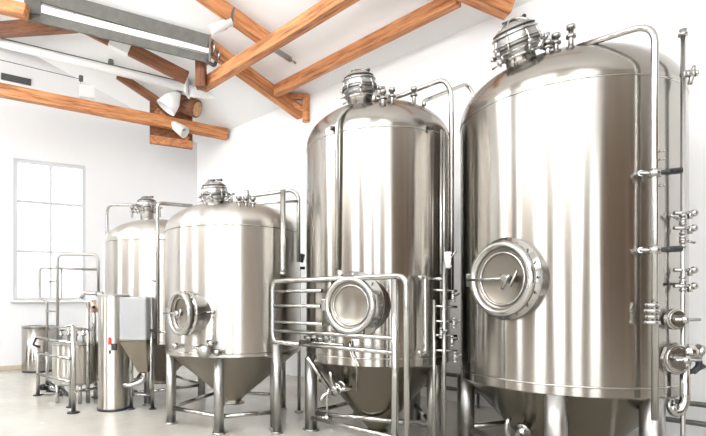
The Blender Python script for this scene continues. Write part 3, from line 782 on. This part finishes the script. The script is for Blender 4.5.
# fittings lying along the railing shelf
t = thing('hose_fittings', 'cluster of polished clamp fittings lying behind the lower railing bar', 'fitting', rp(315, hlow + .02) + L0 + V((.03, .09, 0)))
o = t.location
mb = MB()
for k in range(5):
    q = LD * (k * .09 - .14) + V((0, 0, .05 + .012 * (k % 2)))
    mb.tube([q - LD * .05, q + LD * .045 + V((0, 0, .02 * (-1) ** k))], .018, 10); mb.ball(q, .030, 10)
    mb.lathe([(0, 0), (.038, 0), (.038, .015), (0, .015)], 14, q + LD * .03, LD)
mb.build('coupling', FITTING, t)
mb = MB(); mb.tube([-LD * .26 + V((0, 0, .0)), LD * .36 + V((0, 0, .0))], .02, 10); mb.build('tray_bar', PIPE, t)

# ------------------------------------------------------------------ low service pipes along the wall
t = thing('floor_pipe_run', 'low dark service pipes on stubs running along the wall behind the tanks', 'pipe', V((SN * (SOFF - .16)).to_3d()) + SD * 0)
o = t.location
mb = MB()
for z in (.22, .42): mb.tube([SD * -6.2 + V((0, 0, z)), SD * 3.5 + V((0, 0, z))], .028, 10)
mb.build('pipe', GALV, t)
mb = MB()
for k in range(-6, 4): mb.tube([SD * k + V((0, 0, .0)), SD * k + V((0, 0, .46))], .02, 8)
mb.build('support', GALV, t)

# ------------------------------------------------------------------ left group
# bin by the end wall
p = F(31.5, 373); p = V((p.x, p.y + .30, 0))
t = thing('steel_drum', 'low open stainless drum standing by the end wall at the far left', 'drum', p)
r = .33; H = .95
mb = MB(); mb.lathe([(0, .02), (r - .01, .02), (r, .05), (r, H), (r - .012, H), (r - .012, .06), (0, .05)], 64); mb.build('drum_body', STEEL, t)
mb = MB(); mb.torus((0, 0, H), (0, 0, 1), r, .012, 64, 8); mb.build('rim', PIPE, t)
mb = MB(); mb.lathe([(0, 0), (r * .99, 0), (r * 1.01, .03), (0, .03)], 64); mb.build('base_ring', DARK, t)
# tall filter column
p = F(108.8, 411.5); p = V((p.x, p.y + .17, 0))
t = thing('filter_housing', 'tall slim stainless cylinder with a small red and black gauge on its front', 'cylinder', p)
r = .20; H = EYE + (YH - 296.5) / FOC * (p.y)
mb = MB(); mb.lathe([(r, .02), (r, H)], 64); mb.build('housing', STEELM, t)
mb = MB(); mb.lathe([(r, H), (r + .012, H), (r + .012, H + .02), (r * .9, H + .03), (0, H + .04)], 64); mb.build('lid', SATIN, t)
mb = MB(); mb.lathe([(0, 0), (r + .015, 0), (r + .015, .03), (0, .03)], 64); mb.build('base_ring', DARK, t)
c = P(111, 347, p.y - r) - p
mb = MB(); mb.box(P(110, 341, p.y - r * .99) - p, .04, .04, .10, None, .006); mb.build('red_gauge', RED, t)
mb = MB(); mb.box(P(114, 347, p.y - r * .98) - p, .07, .04, .09, None, .008); mb.build('black_switch', DARK, t)
mb = MB(); mb.box(P(110, 352, p.y - r * 1.0) - p, .025, .03, .05, None, .006); mb.build('black_catch', DARK, t)
# grey hopper
hz = 6.22
p = V(((133 - CX) / FOC * (hz + .2), hz + .20, 0))
t = thing('grey_hopper', 'pale grey box hopper with tapered underside between the slim cylinder and tank leg', 'hopper', p)
def hp(px, py, z=hz): return P(px, py, z) - p
xa, xb = hp(119, 300).x, hp(146, 300).x; zt_, zb_ = hp(130, 297).z, hp(130, 341).z
mb = MB(); mb.box(((xa + xb) / 2, 0, (zt_ + zb_) / 2), xb - xa, .4, zt_ - zb_, None, .02); mb.build('body', simple('hopper_grey', (.36, .365, .37), .5, .25, var=.05, scale=5), t)
mb = MB(); y0, y1 = -.20, .20; xc = hp(143, 300).x - .05; zl = hp(140, 374).z
V8 = [(xa, y0, zb_), (xb, y0, zb_), (xb, y1, zb_), (xa, y1, zb_), (xc - .06, -.06, zl), (xc + .06, -.06, zl), (xc + .06, .06, zl), (xc - .06, .06, zl)]
vs = [mb.b.verts.new(v) for v in V8]
for f in ((0, 1, 5, 4), (1, 2, 6, 5), (2, 3, 7, 6), (3, 0, 4, 7), (4, 5, 6, 7), (0, 3, 2, 1)): mb.b.faces.new([vs[i] for i in f])
mb.build('taper', CONE, t)
mb = MB()
mb.tube([V((xc, 0, zl + .02)), V((xc, 0, zl - .12)), V((xc - .15, -.02, zl - .18)), V((xc - .28, -.02, zl - .18))], .035, 12, .08); mb.build('outlet', FITTING, t)
for (x, y) in ((xb - .03, y1 - .03), (xa + .03, y1 - .03)):
    mb = MB(); mb.tube([V((x, y, .01)), V((x, y, zt_ + .0))], .026, 12); l = mb.build('leg', PIPE, t)
    mb = MB(); mb.lathe([(0, 0), (.05, 0), (.05, .015), (0, .015)], 16, (x, y, 0)); mb.build('foot', DARK, l)
mb = MB(); mb.tube([V((xa + .03, y1 - .03, .2)), V((xb - .03, y1 - .03, .2))], .018, 10); mb.build('brace', PIPE, t)

# skid with small tank
sk = F(56, 404); sk = V((sk.x, sk.y + .3, 0))
t = thing('pipe_skid', 'tubular stainless skid frame with tall bent pipes at the left', 'frame', sk)
def s_(px, py, z): return P(px, py, z) - sk
ZA, ZB = 7.55, 6.35
zc_ = lambda px: ZA + (ZB - ZA) * (px - 38) / 36
def post(px, pyt, pyb, r=.024, z=None):
    z = z or zc_(px); a = s_(px, pyt, z); b = V((a.x, a.y, .01)); mb = MB(); mb.tube([b, a], r, 12); l = mb.build('post', SATIN, t)
    mb = MB(); mb.lathe([(0, 0), (r * 2.6, 0), (r * 2.6, .015), (0, .015)], 16, V((a.x, a.y, 0))); mb.build('foot', DARK, l)
post(38, 345, 0, .028); post(73.5, 326, 0, .030); post(70.0, 342, 0, .02, 6.7); post(47, 350, 0, .024, 8.2); post(95, 345, 0, .022, 7.4)
for (x0, y0_, x1, y1_) in ((37, 338, 72, 343), (38, 353, 71, 359), (38, 374, 71, 382)):
    mb = MB(); mb.tube([s_(x0, y0_, zc_(38)), s_(x1, y1_, zc_(72))], .022, 12); mb.build('rail', PIPE, t)
mb = MB(); mb.tube([s_(36, 338, 7.55), s_(33, 345, 7.5), s_(40, 347, 7.5)], .018, 10, .03); mb.build('handle', DARK, t)
mb = MB(); mb.tube([s_(57.5, 340, 7.4), s_(57.5, 254.5, 7.4), s_(98, 254.5, 7.4), s_(98.5, 292, 7.4)], .021, 12, .10); mb.build('bent_pipe', SATIN, t)
mb = MB(); mb.tube([s_(97, 269.5, 7.5), s_(39.5, 267.5, 7.5), s_(39.5, 298, 7.5), s_(47, 301, 7.5), s_(47, 352, 7.5)], .019, 12, .08); mb.build('bent_pipe', SATIN, t)
mb = MB(); mb.tube([s_(61.5, 268, 7.5), s_(61.5, 299, 7.5), s_(57.5, 301, 7.45)], .014, 10, .05); mb.tube([s_(47, 311, 7.5), s_(57.5, 311, 7.4)], .016, 10); mb.tube([s_(49, 282, 7.5), s_(57.5, 281, 7.4)], .012, 10); mb.build('link_pipe', SATIN, t)
mb = MB(); mb.tube([s_(73.5, 328, ZB), s_(95, 330, 7.2)], .018, 10); mb.tube([s_(47, 328, 7.5), s_(73, 326, 6.4)], .016, 10); mb.tube([s_(74, 392, ZB), s_(96, 388, 7.3)], .02, 10); mb.build('cross_rail', PIPE, t)
# small tank on skid
p2 = V(((77 - CX) / FOC * 7.15, 7.15, 0))
t = thing('skid_tank', 'small round stainless vessel sitting inside the tubular skid frame', 'tank', p2)
r = .33; zb2 = (P(77, 384, 6.85)).z; zt2_ = (P(77, 345, 6.85)).z
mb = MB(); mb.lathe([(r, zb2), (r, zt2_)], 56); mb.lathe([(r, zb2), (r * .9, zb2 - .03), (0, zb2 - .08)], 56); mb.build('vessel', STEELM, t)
mb = MB(); mb.torus((0, 0, zt2_), (0, 0, 1), r, .016, 56, 8); mb.lathe([(r, zt2_), (r * .8, zt2_ + .03), (0, zt2_ + .05)], 48); mb.build('lid', SATIN, t)
for a in (.6, 2.2, 3.7, 5.3):
    mb = MB(); q = V((math.cos(a) * r * .8, math.sin(a) * r * .8, 0)); mb.tube([q + V((0, 0, .0)), q + V((0, 0, zb2))], .025, 10); mb.build('leg', PIPE, t)
mb = MB()
for k in range(4):
    q = V((-.18 + .11 * k, -.12, zt2_ + .03)); mb.tube([q, q + V((0, 0, .17 + .03 * (k % 2)))], .018, 10); mb.lathe([(0, 0), (.034, 0), (.034, .03), (0, .03)], 12, q + V((0, 0, .09)))
mb.tube([V((-.2, -.12, zt2_ + .20)), V((.18, -.12, zt2_ + .20))], .014, 10)
mb.build('fitting', FITTING, t)
# pump under the skid
p3 = F(52, 396); t = thing('pump', 'small dark pump with black hoses under the skid rails', 'pump', V((p3.x, p3.y + .1, 0)))
mb = MB(); mb.tube([V((-.12, 0, .12)), V((.12, -.05, .12))], .07, 18); mb.box((0, 0, .03), .30, .16, .04, None, .008); mb.build('motor', FITTING, t)
mb = MB(); mb.tube([V((.12, -.05, .12)), V((.22, -.18, .12)), V((.34, -.30, .05)), V((.42, -.3, .04))], .022, 10, .08); mb.tube([V((-.12, 0, .14)), V((-.1, -.1, .24)), V((.05, -.16, .2)), V((.2, -.2, .04))], .018, 10, .08)
mb.lathe([(0, 0), (.05, 0), (.05, .06), (0, .06)], 16, (-.16, 0, .12), (-1, 0, 0)); mb.build('hose', DARK, t)
# standing tee valve behind the slim cylinder
p4 = V(((91 - CX) / FOC * 7.0, 6.95, 0))
t = thing('tee_valve_stand', 'upright pipe topped by a broad tee handle left of the slim cylinder', 'valve', p4)
def q4(px, py): return P(px, py, 6.95) - p4
mb = MB(); mb.tube([V((q4(88, 300).x, 0, .01)), q4(88, 302)], .030, 14); mb.tube([q4(94, 345), q4(94, 300)], .032, 14); mb.build('riser', PIPE, t)
mb = MB(); mb.tube([q4(81, 298), q4(84, 293), q4(103, 293.5)], .028, 12, .03); mb.tube([q4(97, 294), q4(103, 295)], .036, 12); mb.build('tee_head', PIPE, t)
mb = MB(); mb.tube([q4(93, 302), q4(95, 312)], .045, 14); mb.build('copper_sleeve', simple('copper', (.62, .42, .32), .35, 1), t)
mb = MB(); mb.ball(q4(95, 307) + V((0, -.05, 0)), .026, 10); mb.build('knob', DARK, t)
# hoses on the floor behind hopper
p5 = F(136, 386); t = thing('floor_hose', 'dark rubber hose and coupling on the floor under the hopper', 'hose', V((p5.x, p5.y, 0)))
mb = MB(); mb.tube([V((-.25, 0, .06)), V((-.05, .05, .06)), V((.05, -.02, .16)), V((.12, .0, .28)), V((.2, .06, .3))], .028, 12, .1); mb.build('tube', DARK, t)
mb = MB(); mb.tube([V((-.32, 0, .06)), V((-.22, 0, .06))], .045, 14); mb.build('coupling', FITTING, t)

# ------------------------------------------------------------------ light
w = bpy.data.worlds.new('World'); bpy.context.scene.world = w; w.use_nodes = True
w.node_tree.nodes['Background'].inputs['Color'].default_value = (.93, .97, 1, 1)
w.node_tree.nodes['Background'].inputs['Strength'].default_value = 1.5
for i in range(3):  # added unseen uplights, put in to brighten the ceiling
    q = K3 + dl * (3.5 + 6.2 * i) + SN * .35; q = up(q, 5.25)
    t = thing('wall_uplight', 'long white trough uplight fixed high on the window wall facing the tanks', 'lamp', q, 'trough uplights on the window wall')
    mb = MB(); mb.beam(-dl * 2.2 + V((0, 0, -.1)), dl * 2.2 + V((0, 0, -.1)), .34, .03)
    for k_ in (-1, 1): mb.beam(-dl * 2.2 + SN * .17 * k_ + V((0, 0, -.06)), dl * 2.2 + SN * .17 * k_ + V((0, 0, -.06)), .02, .1)
    mb.beam(SN * -.16 + V((0, 0, -.12)), SN * -.36 + V((0, 0, -.12)), .3, .04)
    mb.build('trough', WHITEP, t)
    L = bpy.data.lights.new('uplight_tube', 'AREA'); L.shape = 'RECTANGLE'; L.size = 4.2; L.size_y = .28; L.energy = 340; L.color = (1, .99, .97)
    o = bpy.data.objects.new('uplight_tube', L); C.objects.link(o); o.parent = t; o.location = (0, 0, -.02)
    dirn = (V((0, 0, 1)) + SN * .55).normalized(); X = dl; Z = -dirn; Y = Z.cross(X).normalized(); X = Y.cross(Z)
    o.rotation_euler = M((X, Y, Z)).transposed().to_euler()
cam = bpy.data.cameras.new('camera'); co = bpy.data.objects.new('camera', cam); C.objects.link(co)
co.location = (0, 0, EYE); co.rotation_euler = (PI / 2, 0, 0)
cam.sensor_fit = 'HORIZONTAL'; cam.sensor_width = 36; cam.lens = FOC / 706 * 36
cam.shift_x = (353 - CX) / 706; cam.shift_y = (YH - 218) / 706
cam.clip_end = 200
sc = bpy.context.scene; sc.camera = co
sc.view_settings.view_transform = 'Standard'; sc.view_settings.look = 'None'
sc.view_settings.gamma = 1; sc.view_settings.use_curve_mapping = False
sc.view_settings.exposure = 0.55
